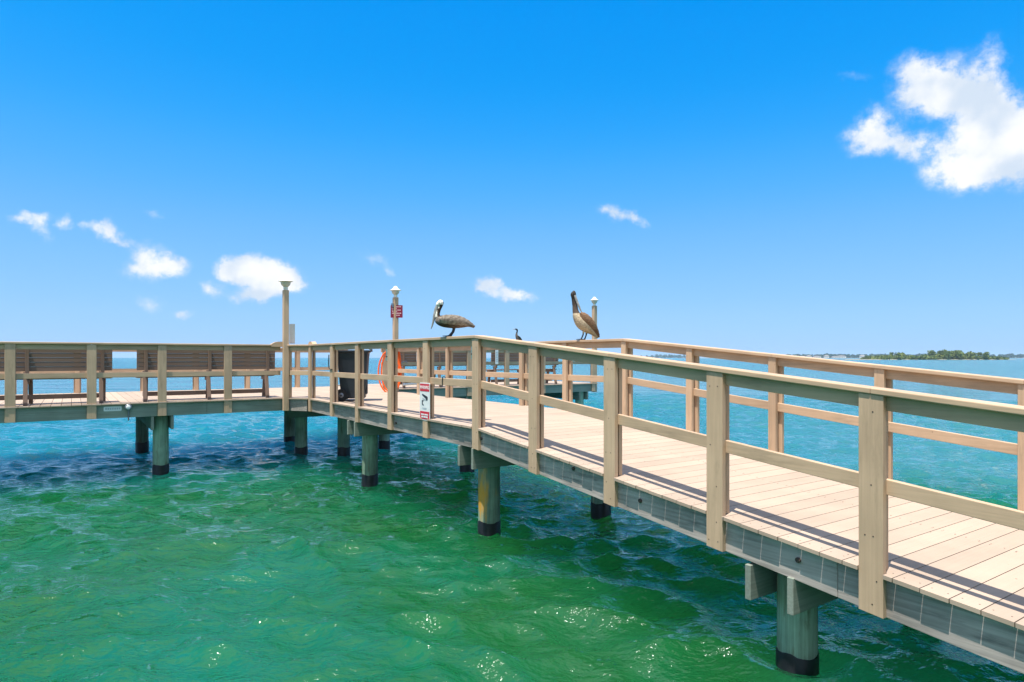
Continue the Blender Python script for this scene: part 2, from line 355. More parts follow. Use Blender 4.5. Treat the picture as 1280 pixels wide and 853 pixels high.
    bp = nd(nt, 'ShaderNodeBump', i_Strength=1.0, i_Distance=.085); L.new(h, bp.inputs['Height']); L.new(bp.outputs[0], b.inputs['Normal'])
    rg = nd(nt, 'ShaderNodeMapRange'); L.new(sep.outputs[1], rg.inputs[0])
    rg.inputs[1].default_value = 14; rg.inputs[2].default_value = 120; rg.inputs[3].default_value = .04; rg.inputs[4].default_value = .16
    L.new(rg.outputs[0], b.inputs['Roughness'])
    out = nd(nt, 'ShaderNodeOutputMaterial'); L.new(b.outputs[0], out.inputs[0])
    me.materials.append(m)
build_water()

# ------------------------------------------------------------------ piers: decks, joists, caps, piles
GAP = .0055; PIT = .1452; BT = .025; SH = .235
NEAR_T = [-7.9, -6.78, -5.65, -4.521, -3.40, -2.278, -1.138, 0.0, 1.292, 2.463, 3.806, 5.07, 6.38]
FAR_T = NEAR_T + [7.68]
PW = .142
T_J = 6.864                                          # where the T-head begins
W_FAR = 2.503; T_R = 8.93
def pile(parent, w, t, ztop, r=.135, mat='pile', sl=.19):
    m = MB(); n = 22
    m.lathe([(r*1.01, -1.2), (r, 0), (r*.985, ztop)], (w, t, 0), n)
    o = m.build('pile', M[mat], parent, smooth=True)
    s = MB(); s.lathe([(r+.007, -1.25), (r+.007, sl-.01), (r+.004, sl), (r-.01, sl+.001)], (w, t, 0), n)
    for k in range(n*2, n*4):
        s.v[k] = (s.v[k][0], s.v[k][1], s.v[k][2]+.022*math.sin(k*.9+w*5)*random.random()+.006*math.sin(k*.29))
    s.build('sleeve', M['sleeve'], o, smooth=True)
    return o
def cap_beams(parent, w0, w1, t, mat, along='x', fixed=None):
    for sgn in (-1, 1):
        m = MB(); a = .138; th = .046
        zt = ZD-BT-SH
        if along == 'x':
            y0 = t+sgn*a; y0, y1 = sorted((y0, y0+sgn*th)); z = zt+dz(t)-.006
            m.box(w0, w1, y0, y1, z-.245, z)
        else:
            x0, x1 = sorted((fixed+sgn*a, fixed+sgn*(a+th))); m.box(x0, x1, w0, w1, zt-.251, zt-.006)
        o = m.build('cap_beam', M[mat], parent, bevel=.004)

walk = thing('walkway', 'sand coloured plank walkway on timber piles, ramping up from the lower right', 'walkway')
m = MB(); k0 = -int(9.0/PIT)
for k in range(k0, int(T_J/PIT)+1):
    t0 = k*PIT+GAP/2; t1 = min((k+1)*PIT-GAP/2, T_J-.003)
    if t1-t0 < .02: continue
    rnd = random.random(); cuts = [t0, t1]
    for pt in NEAR_T:
        for e in (pt-PW/2-.003, pt+PW/2+.003):
            if t0+.001 < e < t1-.001: cuts.append(e)
    cuts.sort()
    for a, b_ in zip(cuts, cuts[1:]):
        c = (a+b_)/2; on = any(abs(c-pt) < PW/2+.003 for pt in NEAR_T)
        onf = any(abs(c-pt) < PW/2+.003 for pt in FAR_T)
        j = random.uniform(-.004, .004)
        m.box(.052 if on else j, W_FAR-.052 if onf else W_FAR+j, a, b_, ZD-BT, ZD, rnd, ramp=True)
    if -6.2 < t0 < 3:
        for w in (.075, 1.262, 1.277, W_FAR-.075):
            for tt in (t0+.03, t1-.03):
                n0 = len(m.v); m.lathe([(.0045, 0), (.0045, .0008)], (0, 0, 0), 6, mat=1); x_ = w+random.uniform(-.008, .008)
                m.v[n0:] = [(x_+x, tt+y, ZD+z+dz(tt)) for x, y, z in m.v[n0:]]
m.build('decking', [M['deckx'], M['screw']], walk, bevel=.0025)
for (w0, w1) in ((.050, .088), (1.25, 1.288), (W_FAR-.088, W_FAR-.050)):
    m = MB(); ends = [-9.0, -3.4-.9, 0., 4.1, T_J-.003]
    for a, b_ in zip(ends, ends[1:]): m.box(w0, w1, a+.0015, b_-.0015, ZD-BT-SH, ZD-BT-.001, ramp=True)
    m.build('stringer', M['oldy'], walk, bevel=.003)
for t in (-8.1, -3.83, .26, 4.11):
    cap_beams(walk, .03, W_FAR-.053, t, 'greenx')
    for w in (.37, 2.2 if t < 1 else 2.3):
        pile(walk, w, t, ZD-BT-SH+dz(t)-.01, mat='pile_ochre' if (t, w) == (.26, .37) else 'pile', sl=.19 if t != -3.83 else .125)
for t, z in ((-3.42-.62, -.12), (-.09, -.12), (-2.62, -.13), (-1.75, -.07), (2.3, -.15)):
    m = MB(); m.lathe([(.018, .0), (.018, .012), (.012, .018)], (0, 0, 0), 12, axis='x'); m.v = [(.050-x, y+t, zz+ZD+z+dz(t)) for x, y, zz in m.v]
    m.build('bolt', M['screw'], walk)
m = MB(); tri = [(-.002, 6.46), (-.002, T_J-.006), (-.355, T_J-.006)]
m.v = [(w, t, ZD-BT) for w, t in tri]+[(w, t, ZD-.001) for w, t in tri]; m.r = [.4]*6; m.f = [(0, 1, 2), (5, 4, 3), (0, 3, 4, 1), (1, 4, 5, 2), (2, 5, 3, 0)]; m.m = [0]*5
m.build('corner_board', M['decky'], walk)
m = MB(); m.bar((.02, 6.52, ZD-BT-SH/2-.001), (-.29, T_J+.03, ZD-BT-SH/2-.001), .019, SH/2); m.build('corner_stringer', M['oldy'], walk)
# bolts through the near cap beams
m = MB()
for dt in (.2,):
    m.lathe([(.03, 0), (.03, .01), (.016, .012), (.016, .06)], (0, 0, 0), 12, axis='y')
    m.v = [(x+.55, -(y)-3.83-.18, z+ZD-BT-SH-.14+dz(-3.83)) for x, y, z in m.v]
m.build('bolt', M['screw'], walk)

def platform(name, label, w0, w1, t0, t1, side_open):
    pf = thing(name, label, 'fishing platform')
    m = MB(); k = 0; w = w0
    while w < w1-.02:
        m.box(w+GAP/2, min(w+PIT-GAP/2, w1), t0+random.uniform(-.003, .003), t1+random.uniform(-.003, .003), ZD-BT, ZD); w += PIT
    m.build('decking', M['decky'], pf, bevel=.0025)
    for a, b_ in ((t0+.05, t0+.088), ((t0+t1)/2, (t0+t1)/2+.038), (t1-.088, t1-.05)):
        m = MB(); x = w0+.04
        while x < w1-.05:
            e = min(x+3.0, w1-.04); m.box(x+.0015, e-.0015, a, b_, ZD-BT-SH, ZD-BT-.001); x = e
        m.build('stringer', M['greenx'], pf, bevel=.003)
    for x0, x1 in ((w0+.001, w0+.038), (w1-.038, w1-.001)):
        m = MB(); m.box(x0, x1, t0+.09, t1-.09, ZD-BT-SH, ZD-BT-.001); m.build('end_joist', M['greeny'], pf, bevel=.003)
    return pf
plat = platform('platform', 'left wing of the pier head with benches, above a green grey timber edge', -7.8, 2.6, T_J, 11.4, None)
for (w, t) in ((-2.5, 7.22), (-2.5, 11.1), (.7, 10.3), (.37, 8.16), (1.15, 7.6), (2.35, 8.16), (-6.7, 7.22), (-6.7, 11.1)):
    pile(plat, w, t, ZD-BT-SH-.01, sl=.2)
cap_beams(plat, T_J+.053, 11.35, 0, 'greeny', 'y', -2.5); cap_beams(plat, T_J+.053, 11.35, 0, 'greeny', 'y', -6.7)
cap_beams(plat, .053, 2.5, 8.16, 'greenx')
pr = platform('platform', 'right wing of the pier head standing behind the walkway on green timber edge boards', 2.604, 9.9, T_R, 12.3, None)
for (w, t) in ((9.35, 9.2), (5.3, 9.2), (9.35, 12.0), (5.3, 12.0)): pile(pr, w, t, ZD-BT-SH-.01, sl=.2)
cap_beams(pr, T_R+.053, 12.25, 0, 'greeny', 'y', 9.35); cap_beams(pr, T_R+.053, 12.25, 0, 'greeny', 'y', 5.3)

# ------------------------------------------------------------------ railings
RZ = 1.07; CT = .036; FH = .089; MR = (.455, .545)
def screws(mb, w, t, zs, side):
    for z in zs:
        for dt in (random.uniform(-.05, -.01), random.uniform(.01, .05)) if random.random() < .35 else (random.uniform(-.04, .04),):
            n0 = len(mb.v); mb.lathe([(.0045, 0), (.0045, .0016)], (0, 0, 0), 8, axis='x', mat=1)
            mb.v[n0:] = [(w+side*x, t+dt+y, ZD+z+dz(t)+zz) for x, y, zz in mb.v[n0:]]
def rail_run(label, w_face, side, posts, t0, t1, z_add=0., ends=None, mid=MR):
    """railing along the pier: side +1 when its outer boards are on the near (low w) face, -1 on the far face"""
    rl = thing('railing', label, 'railing')
    def W(a, b): a, b = w_face+side*a, w_face+side*b; return min(a, b), max(a, b)
    for t in posts:
        m = MB(); a, b_ = W(0, .038); m.box(a, b_, t-PW/2, t+PW/2, ZD-BT-SH+.002, ZD+RZ-CT-.002, ramp=True)
        a, b_ = W(.0765, .114); m.box(a, b_, t-.045, t+.045, ZD+.002, ZD+RZ-CT-.002, ramp=True)
        screws(m, w_face, t, (-.2, -.06, .2, .5, .93), -side)
        m.build('post', [M['railz'], M['screw']], rl, bevel=.004, segs=2)
    def lens():
        e = [t0]+[0.5*(a+b) if False else b for a, b in zip(posts[1::2], posts[1::2]) if t0+.5 < b < t1-.5]+[t1]
        if t0 < 0 < t1 and 0. not in e: e.append(0.)
        return sorted(e)
    for nm, (a0, b0), (z0, z1), mk in (('cap_rail', (-.010, .128), (RZ-CT, RZ), 'raily'), ('top_rail', (.0385, .076), (RZ-CT-FH, RZ-CT-.001), 'raily'), ('mid_rail', (.0385, .076), mid, 'raily')):
        m = MB(); a, b_ = W(a0, b0); e = lens()
        for u, v in zip(e, e[1:]): m.box(a, b_, u+.0004, v-.0004, ZD+z0, ZD+z1, ramp=True)
        m.build(nm, M[mk], rl, bevel=.006 if nm == 'cap_rail' else .004, segs=2)
    return rl
near = rail_run('near tan board railing of the walkway, running from the lower right to the platform corner', .012, 1, NEAR_T, -8.6, 6.45)
A_, B_ = (.068, 6.44), (-.315, 6.875)                 # the slanting piece across the inner corner
for nm, z0, z1, hw in (('cap_rail', RZ-CT, RZ, .068), ('top_rail', RZ-CT-FH, RZ-CT-.001, .019), ('mid_rail', MR[0], MR[1], .019)):
    m = MB(); z = ZD+(z0+z1)/2-(.001 if nm == 'cap_rail' else 0); m.bar((*A_, z), (*B_, z), hw, (z1-z0)/2); m.build(nm, M['raily'], near, bevel=.004)
m = MB(); m.box(-.29, -.20, 6.82, 6.91, ZD+.002, ZD+RZ-CT-.004); m.build('post', M['railz'], near, bevel=.004)
far = rail_run('far tan board railing of the walkway, its sunlit inner side facing us', W_FAR-.012, -1, FAR_T, -8.6, 7.76)
def rail_cross(label, t_face, side, posts, w0, w1, mid=MR, rz=RZ):
    rl = thing('railing', label, 'railing')
    def T(a, b): a, b = t_face+side*a, t_face+side*b; return min(a, b), max(a, b)
    for w in posts:
        m = MB(); a, b_ = T(0, .038); m.box(w-PW/2, w+PW/2, a, b_, ZD-BT-SH+.002, ZD+rz-CT-.002)
        a, b_ = T(.0765, .114); m.box(w-.045, w+.045, a, b_, ZD+.002, ZD+rz-CT-.002)
        m.build('post', M['railz'], rl, bevel=.004)
    for nm, (a0, b0), (z0, z1) in (('cap_rail', (-.010, .128), (rz-CT, rz)), ('top_rail', (.0385, .076), (rz-CT-FH, rz-CT-.001)), ('mid_rail', (.0385, .076), mid)):
        m = MB(); a, b_ = T(a0, b0); e = [w0]+list(posts[1:-1:2])+[w1]
        for u, v in zip(e, e[1:]): m.box(u+.001, v-.001, a, b_, ZD+z0, ZD+z1)
        m.build(nm, M['railx'], rl, bevel=.005)
    return rl
FL = rail_cross('front railing of the left pier wing, shaded tan boards before the brown benches', T_J+.012, 1, [-7.0, -5.85, -4.71, -3.59, -2.51, -1.39], -7.75, -.40)
BL = rail_cross('back railing of the left pier wing, seen against the water behind the benches', 11.4-.012, -1, [-7.3, -6.1, -4.95, -3.77, -2.45, -1.31, -.09, 1.2, 2.52], -7.75, 2.6)
FR = rail_cross('front railing of the right pier wing, behind the walkway and its bench backs', T_R+.012, 1, [2.72, 3.95, 5.2, 6.45, 7.75, 8.8, 9.72], 2.62, 9.8, mid=(.60, .69))
# arched blocks and short rail tying the two front railings at the inner corner
m = MB()
def arch(mb, w, t, L, axis):
    pts = [(-L/2, 0), (-L/2, .05), (-L*.30, .085), (-L*.12, .098), (L*.12, .098), (L*.30, .085), (L/2, .05), (L/2, 0)]
    o = len(mb.v); n = len(pts)
    for s in (-.045, .045):
        for a, z in pts:
            mb.v.append((w+(a if axis == 'x' else s), t+(s if axis == 'x' else a), ZD+RZ-.045+z)); mb.r.append(.5)
    mb.f.append(tuple(o+i for i in range(n))); mb.f.append(tuple(o+n+i for i in reversed(range(n))))
    for i in range(n): mb.f.append((o+i, o+(i+1) % n, o+n+(i+1) % n, o+n+i))
    mb.m += [0]*(n+2)
arch(m, -.42, T_J+.03, .34, 'x'); m.build('corner_block', M['railx'], FL, bevel=.004)
m = MB(); arch(m, .07, 6.36, .26, 'y'); m.build('corner_block', M['raily'], near, bevel=.004)

# ------------------------------------------------------------------ lamp posts
def lamp_post(label, w, t, z0, z1, size, mat='railz'):
    lp = thing('lamp_post', label, 'lamp post', w, t, z0, group='lamp posts on the pier head'); h = z1-z0; s = size/2
    m = MB(); m.box(-s, s, -s, s, 0, h); m.build('pole', M[mat], lp, bevel=.006)
    m = MB(); m.lathe([(s*.8, h), (s*.8, h+.03), (.045, h+.035), (.045, h+.06)], n=20); m.build('collar', M['lamp'], lp, smooth=True)
    m = MB(); m.lathe([(.04, h+.061), (.082, h+.10), (.098, h+.15), (.098, h+.172)], n=24); m.build('lens', M['globe'], lp, smooth=True)
    m = MB(); m.lathe([(.10, h+.165), (.142, h+.173), (.142, h+.180), (.10, h+.20), (.065, h+.225), (.045, h+.262), (.03, h+.278), (.005, h+.284)], n=28); m.build('lamp_shade', M['lamp'], lp, smooth=True)
    return lp
l1 = lamp_post('tan lamp post at the inner corner where the left wing meets the walkway', -.325, T_J-.045, ZD-BT-SH-.0, H_EYE+1.35, .105)
l2 = lamp_post('tan lamp post carrying the small maroon sign, behind the walkway', 2.82, 8.55, ZD, H_EYE+1.50, .115)
l3 = lamp_post('lamp post behind the preening pelican at the end of the right wing', 10.02, 9.25, ZD-.3, H_EYE+1.66, .125)
m = MB(); m.box(-.1, -.07, -.05, .05, 2.06, 2.16); m.box(-.07, -.058, -.02, .02, 2.09, 2.13); m.build('bracket', M['grey'], l2)

# ------------------------------------------------------------------ signs
def plate(name, label, w, t, z, rz, sx, sz, rad, mat, th=.004, frame=True):
    s = thing(name, label, 'sign', w, t, z, rz); m = MB(); o = 0; pts = []
    for cx, cz, a0 in ((sx/2-rad, sz-rad, 0), (-sx/2+rad, sz-rad, 90), (-sx/2+rad, rad, 180), (sx/2-rad, rad, 270)):
        for k in range(5): a = R(a0+k*22.5); pts.append((cx+rad*math.cos(a), cz+rad*math.sin(a)))
    n = len(pts)
    for y in (0, th): m.v += [(x, y, zz) for x, zz in pts]; m.r += [.5]*n
    m.f.append(tuple(range(n))); m.f.append(tuple(n+i for i in reversed(range(n))))
    for i in range(n): m.f.append((i, n+i, n+(i+1) % n, (i+1) % n))
    m.m += [0]*(n+2); m.build('sign_board', M[mat], s); return s
def flat(name, parent, mat, polys, y):
    m = MB()
    for poly in polys:
        o = len(m.v); n = len(poly); m.v += [(x, y, z) for x, z in poly]+[(x, y-.0015, z) for x, z in poly]; m.r += [.5]*2*n
        m.f.append(tuple(o+n+i for i in range(n))); m.m.append(0)
        for i in range(n): m.f.append((o+i, o+n+i, o+n+(i+1) % n, o+(i+1) % n)); m.m.append(0)
    return m.build(name, M[mat], parent)
def rect(x0, x1, z0, z1): return [(x0, z0), (x1, z0), (x1, z1), (x0, z1)]
def text(parent, s, x, z, size, mat, y, sx=1.):
    c = bpy.data.curves.new('lettering', 'FONT'); c.body = s; c.size = size; c.align_x = 'CENTER'; c.align_y = 'CENTER'; c.extrude = .0006; c.offset = .001
    t = bpy.data.objects.new('lettering', c); COL.objects.link(t); t.parent = parent; t.location = (x, y, z); t.rotation_euler = (R(90), 0, 0); t.scale = (sx, 1, 1)
    c.materials.append(M[mat]); dg = bpy.context.evaluated_depsgraph_get(); dg.update()
    me = bpy.data.meshes.new_from_object(t.evaluated_get(dg)); mw = (t.location.copy(), t.rotation_euler.copy(), t.scale.copy()); bpy.data.objects.remove(t)
    t = bpy.data.objects.new('lettering', me); COL.objects.link(t); t.parent = parent; t.location, t.rotation_euler, t.scale = mw; return t
# camera warning sign on the near railing; its face looks across the pier (towards -x of the frame)
cs = plate('warning_sign', 'white and red camera warning sign screwed to a post of the near railing', .007, 1.292, ZD-.025, R(-90), .30, .50, .022, 'white')
flat('red_panel', cs, 'red', [rect(-.136, .136, .385, .485)], -.0005)
flat('red_panel', cs, 'red', [rect(-.136, .136, .014, .118)], -.0005)
text(cs, 'WARNING', 0, .435, .064, 'white', -.0026, .86)
flat('camera_symbol', cs, 'ink', [[(-0.070, .352), (0.081, .318), (0.092, .30), (0.084, .27), (0.050, .262), (0.042, .285), (-0.077, .334)],
                                  [(-0.067, .20), (-0.081, .215), (-0.081, .262), (-0.042, .268), (-0.031, .255), (-0.056, .246), (-0.056, .22), (-0.028, .205), (-0.028, .192)]], -.0006)
flat('camera_body', cs, 'signgrey', [[(-0.070, .30), (0.039, .282), (0.028, .262), (-0.050, .27)]], -.0005)
flat('small_print', cs, 'signgrey', [rect(-0.072, 0.058, .16, .167), rect(-0.058, 0.051, .148, .154)], -.0005)
flat('lower_print', cs, 'white', [rect(-0.102, -0.017, .068, .086), rect(-0.006, 0.102, .068, .086), rect(-0.093, -0.029, .034, .056), rect(-0.017, 0.035, .034, .056), rect(0.043, 0.096, .034, .056)], -.0026)
# maroon notice on lamp post
ms = plate('notice_sign', 'square maroon sign with rows of pale lettering on the lamp post behind the walkway', 2.82, 8.485, H_EYE+.99, R(-34), .30, .31, .01, 'maroon')
rows = [(.262, -.12, .12, .018), (.222, -.12, .0, .016), (.180, -.115, .115, .018), (.142, -.11, .02, .016), (.100, -.115, .115, .022), (.052, -.06, .08, .018)]
pol = []
for z, a, b_, h in rows:
    x = a
    while x < b_-.01:
        wd = min(random.choice((.018, .03, .042)), b_-x); pol.append(rect(x, x+wd, z, z+h)); x += wd+.008
flat('lettering', ms, 'pinkwhite', pol, -.0005)
# white panel behind the corner lamp post
wp = plate('sign_panel', 'pale blank back of a sign beside the corner lamp post', -.18, T_J+.02, ZD+1.09, R(-34), .115, .40, .008, 'white')
# small label and round spotlight on the wing's edge board
lb = plate('label_plate', 'small white lettered plate on the timber edge below the left wing', -3.28, T_J+.046, ZD-.135, 0, .27, .082, .015, 'white')
flat('lettering', lb, 'signgrey', [rect(-.11+.034*i, -.11+.034*i+.022, .026, .058) for i in range(7)], -.0005)
sp = thing('spotlight', 'round grey spotlight with a downpipe under the left wing edge, beside the white plate', 'light', -3.045, T_J+.045, ZD-.075)
m = MB(); m.lathe([(.05, 0), (.056, .012), (.056, .05), (.046, .058)], n=22, axis='y'); m.v = [(x, -y, z) for x, y, z in m.v]; m.f = [tuple(reversed(f)) for f in m.f]; m.build('housing', M['grey'], sp, smooth=True)
m = MB(); m.lathe([(.036, .058), (.030, .066), (.01, .070)], n=18, axis='y'); m.v = [(x, -y, z) for x, y, z in m.v]; m.f = [tuple(reversed(f)) for f in m.f]; m.build('lens', M['white'], sp, smooth=True)
m = MB(); m.tube([(.004, -.02, -.05), (.004, -.02, -.24)], .012); m.build('downpipe', M['grey'], sp, smooth=True)

# ------------------------------------------------------------------ benches (back board towards us)
def make_bench(label, w, t):
    b = thing('bench', label, 'bench', w, t, ZD, group='brown slatted benches on the pier head'); Lh = 1.23
    for i in range(5):
        z = .575+i*.078; y = -.03*(z-.57)
        m = MB(); m.box(-Lh, Lh, y, y+.024, z, z+.0765); m.build('back_slat', M['benchx'], b, bevel=.004)
    for i in range(4):
        m = MB(); y = .06+i*.098; m.box(-Lh, Lh, y, y+.088, .43, .458); m.build('seat_slat', M['benchx'], b, bevel=.004)
    for x in (-1.08, 0., 1.08):
        m = MB(); m.box(x-.028, x+.028, -.052, -.018, .50, .985); m.build('back_support', M['benchz'], b, bevel=.004)
        m = MB(); m.bar((x-.022, -.10, 0), (x-.022, .03, .56), .032, .03, (0, 1, 0)); m.build('leg', M['benchz'], b, bevel=.004)
        m = MB(); m.bar((x+.03, .44, 0), (x+.03, .36, .42), .032, .03, (0, 1, 0)); m.build('leg', M['benchz'], b, bevel=.004)
        m = MB(); m.box(x-.02, x+.02, .03, .45, .36, .428); m.build('seat_bearer', M['benchy'], b, bevel=.004)
    m = MB(); m.box(-1.12, 1.12, .17, .21, .085, .165); m.build('stretcher', M['benchx'], b, bevel=.004)
    return b
b0 = make_bench('brown slatted bench at the left edge of the picture, behind the left wing railing', -4.50, T_J+.36)
for lab, w, t in (('brown slatted bench on the left wing beside the corner lamp post', -1.66, T_J+.36),
                  ('brown slatted bench on the right wing just right of the hose post', 4.45, T_R+.36),
                  ('brown slatted bench near the outer end of the right wing', 7.35, T_R+.36)):
    copy_thing(b0, lab, FRAME @ Matrix.Translation((w, t, ZD)))

# ------------------------------------------------------------------ wheeled bin
def make_bin():
    b = thing('wheeled_bin', 'charcoal wheeled bin standing inside the near railing', 'bin', .52, 5.28, ZD, R(-26)); m = MB()
    def ring(x0, x1, hy, z): return [(x0, -hy, z), (x1, -hy, z), (x1, hy, z), (x0, hy, z)]
    rings = [(-.20, .21, .20, .05), (-.235, .235, .215, .30), (-.275, .265, .245, .80), (-.29, .275, .255, .90), (-.31, .295, .275, .905), (-.31, .295, .275, .945), (-.27, .26, .24, .945)]
    for r_ in rings: m.v += ring(*r_); m.r += [.5]*4
    for i in range(len(rings)-1):
        for k in range(4): a, c = i*4+k, i*4+(k+1) % 4; m.f.append((a, c, c+4, a+4)); m.m.append(0)
    m.f.append((3, 2, 1, 0)); m.f.append(tuple(len(m.v)-4+i for i in range(4))); m.m += [0, 0]
    for y in (-.1, 0., .1): m.box(.225, .248, y-.02, y+.02, .12, .62)
    m.build('body', M['bin'], b, bevel=.014, segs=2)
    m = MB(); pr_ = [(-.36, .955), (-.33, .985), (-.12, 1.03), (.12, 1.035), (.27, 1.0), (.325, .965), (.325, .93)]
    for s in (-.285, .285):
        for x, z in pr_: m.v.append((x, s, z)); m.r.append(.5)
    for s in (-.285, .285):
        for x, z in pr_: m.v.append((x, s*.97, z-.02)); m.r.append(.5)
    n = len(pr_)
    for i in range(n-1): m.f.append((i, i+1, n+i+1, n+i)); m.f.append((2*n+i+1, 2*n+i, 3*n+i, 3*n+i+1)); m.f.append((i+1, i, 2*n+i, 2*n+i+1)); m.f.append((n+i, n+i+1, 3*n+i+1, 3*n+i))
    m.f.append((0, n, 3*n, 2*n)); m.f.append((2*n-1, n-1, 3*n-1, 4*n-1)); m.m += [0]*len(m.f)
    m.build('lid', M['bin'], b, bevel=.008, smooth=False)
    m = MB(); m.tube([(-.30, -.20, .90), (-.385, -.20, .93), (-.385, .20, .93), (-.30, .20, .90)], .017, 10); m.build('handle', M['bin'], b, smooth=True)
    m = MB(); m.tube([(-.20, -.26, .115), (-.20, .26, .115)], .012, 10); m.build('axle', M['screw'], b)
    for s in (-1, 1):
        m = MB(); m.lathe([(.06, -.024), (.105, -.026), (.115, -.014), (.115, .014), (.105, .026), (.06, .024)], (-.20, s*.262, .115), 26, axis='y'); wh = m.build('wheel', M['tyre'], b, smooth=True)
        m = MB(); m.lathe([(.056, -.021), (.03, -.028), (.014, -.036), (.013, .036), (.03, .028), (.056, .021)], (-.20, s*.262, .115), 20, axis='y'); m.build('hub', M['grey'], wh, smooth=True)
make_bin()

# ------------------------------------------------------------------ hose coil, rod holders, standpipe, cords
hz = thing('hose_coil', 'orange hose coiled over a hook on the last far railing post', 'hose', 2.36, 7.66, ZD, R(-34))
for i in range(8):
    m = MB(); c = random.uniform(-.05, .05); wd = (.20+.022*i if i < 6 else (.20, .24, .28)[i-6])+random.uniform(-.015, .015); hh = .34+.03*i*.5; pts = []
    for k in range(37):
        a = 2*math.pi*k/36; tight = .55 if math.cos(a) > .2 else 1.
        pts.append((.10+c*.3-wd*(.55)+wd*math.cos(a)*(1 if math.cos(a) > 0 else 1.15), -.03-.012*(i % 4)+.006*math.sin(3*a), .54-.01*i+(hh+.06)*math.sin(a)))
    if i < 6: pts = [(.10+.05*math.cos(2*math.pi*k/36)*(1+.3*i/6)+.012*(i-3), -.02-.014*(i % 3), .60+(.34+.015*i)*math.sin(2*math.pi*k/36)) for k in range(37)]
    m.tube(pts, .018, 8); m.build('hose_loop', M['orange'], hz, smooth=True)
m = MB(); m.tube([(.06, .04, .97), (.06, -.10, .97), (.06, -.11, 1.0)], .01, 8); m.build('hook', M['screw'], hz, smooth=True)
m = MB(); m.tube([(.07, -.04, .60), (.16, -.05, .63), (.22, -.05, .70), (.30, -.03, .72), (.34, -.02, .68)], .014, 8); m.build('nozzle', M['grey'], hz, smooth=True)
def rod_holder(label, w, t, z):
    r_ = thing('rod_holder', label, 'rod holder', w, t, z, group='rod holders on the near railing'); m = MB()
    m.lathe([(.022, 0), (.025, .004), (.025, .235), (.029, .245), (.029, .26), (.02, .26), (.02, .02)], n=18); m.build('tube', M['white'], r_, smooth=True)
    for z in (.06, .19):
        m = MB(); m.lathe([(.027, z-.008), (.027, z+.008)], n=16); m.box(.0, .045, -.05, -.0, z-.007, z+.007); m.build('clamp', M['screw'], r_)
rod_holder('white tube rod holder on the railing post where the ramp turns level', .085, .165, H_EYE-.02)
rod_holder('white tube rod holder on a near railing post beside the orange hose', .085, 2.70, H_EYE-.05)
sp_ = thing('standpipe', 'white upright water pipe with a cross bar on the right wing, before a bench', 'pipe', 3.70, T_R+.18, ZD)
m = MB(); m.tube([(0, 0, 0), (0, 0, 1.0)], .028, 12); m.build('riser', M['white'], sp_, smooth=True)
m = MB(); m.tube([(0, 0, .12), (-.42, 0, .10)], .03, 10); m.build('branch', M['white'], sp_, smooth=True)
m = MB(); m.lathe([(.036, .98), (.036, 1.02)], n=12); m.build('cap', M['white'], sp_, smooth=True)
tg = thing('notice_card', 'white paper notice on the right wing railing left of the bench back', 'notice', 6.08, T_R+.004, ZD+.62)
m = MB(); m.box(-.05, .05, -.006, 0, 0, .46); m.build('card', M['white'], tg, bevel=.002)
flat('lettering', tg, 'signgrey', [rect(-.035, .035, .08+.05*i, .095+.05*i) for i in range(6)], -.0065)
cd = thing('cord', 'thin dark cord tied over the near middle rail beside the warning sign', 'cord', .048, .86, ZD)
m = MB(); m.tube([(-.004, 0, .56), (-.006, .004, .50), (-.004, 0, .44)], .006, 8); m.tube([(-.004, 0, .56), (.02, 0, .565), (.04, 0, .55)], .006, 8); m.build('loop', M['cord'], cd, smooth=True)
c2 = thing('cord', 'dark cord wound round a near railing post left of the bin', 'cord', .03, 5.07, ZD)
m = MB(); m.tube([(-.03, .085, .86), (-.035, .09, .70), (-.03, .08, .62), (-.024, .0, .585), (-.024, -.075, .60)], .009, 8); m.build('loop', M['cord'], c2, smooth=True)

# ------------------------------------------------------------------ birds
def plumage(name):
    m, nt, b = principled(name, .75, .2); L = nt.links
    a = nd(nt, 'ShaderNodeVertexColor', layer_name='plumage'); tc = nd(nt, 'ShaderNodeTexCoord')
    mp = nd(nt, 'ShaderNodeMapping'); mp.inputs[3].default_value = (38, 60, 85); mp.inputs[2].default_value = (0, R(-20), 0); L.new(tc.outputs['Object'], mp.inputs[0])
    n = nd(nt, 'ShaderNodeTexNoise', i_Scale=1.0, i_Detail=4.0, i_Roughness=.6); L.new(mp.outputs[0], n.inputs['Vector'])
    v = mth(nt, 'MULTIPLY_ADD', n.outputs['Fac'], 2.2, -.1); c = nd(nt, 'ShaderNodeCombineXYZ'); [L.new(v, c.inputs[i]) for i in range(3)]
    L.new(mixc(nt, 1., a.outputs['Color'], c.outputs[0], 'MULTIPLY'), b.inputs['Base Color'])
    bp = nd(nt, 'ShaderNodeBump', i_Strength=1.0, i_Distance=.007); L.new(n.outputs['Fac'], bp.inputs['Height']); L.new(bp.outputs[0], b.inputs['Normal'])
    return m
PL = plumage('feathers')
def loft(mb, pts, n=14):
    """pts: (x, y, z, radius across, radius in the side plane); body swept along the spine"""
    C = [Vector(p[:3]) for p in pts]; o = len(mb.v)
    for i, p in enumerate(pts):
        d = (C[min(i+1, len(C)-1)]-C[max(i-1, 0)]).normalized(); side = Vector((0, 1, 0)); side = (side-d*side.dot(d)).normalized(); up = side.cross(d)
        for k in range(n):
            a = 2*math.pi*k/n; mb.v.append(tuple(C[i]+side*math.cos(a)*p[3]+up*math.sin(a)*p[4])); mb.r.append(.5)
    for i in range(len(pts)-1):
        for k in range(n): a, b = o+i*n+k, o+i*n+(k+1) % n; mb.f.append((a, b, b+n, a+n)); mb.m.append(0)
    mb.f.append(tuple(o+k for k in reversed(range(n)))); mb.f.append(tuple(o+(len(pts)-1)*n+k for k in range(n))); mb.m += [0, 0]
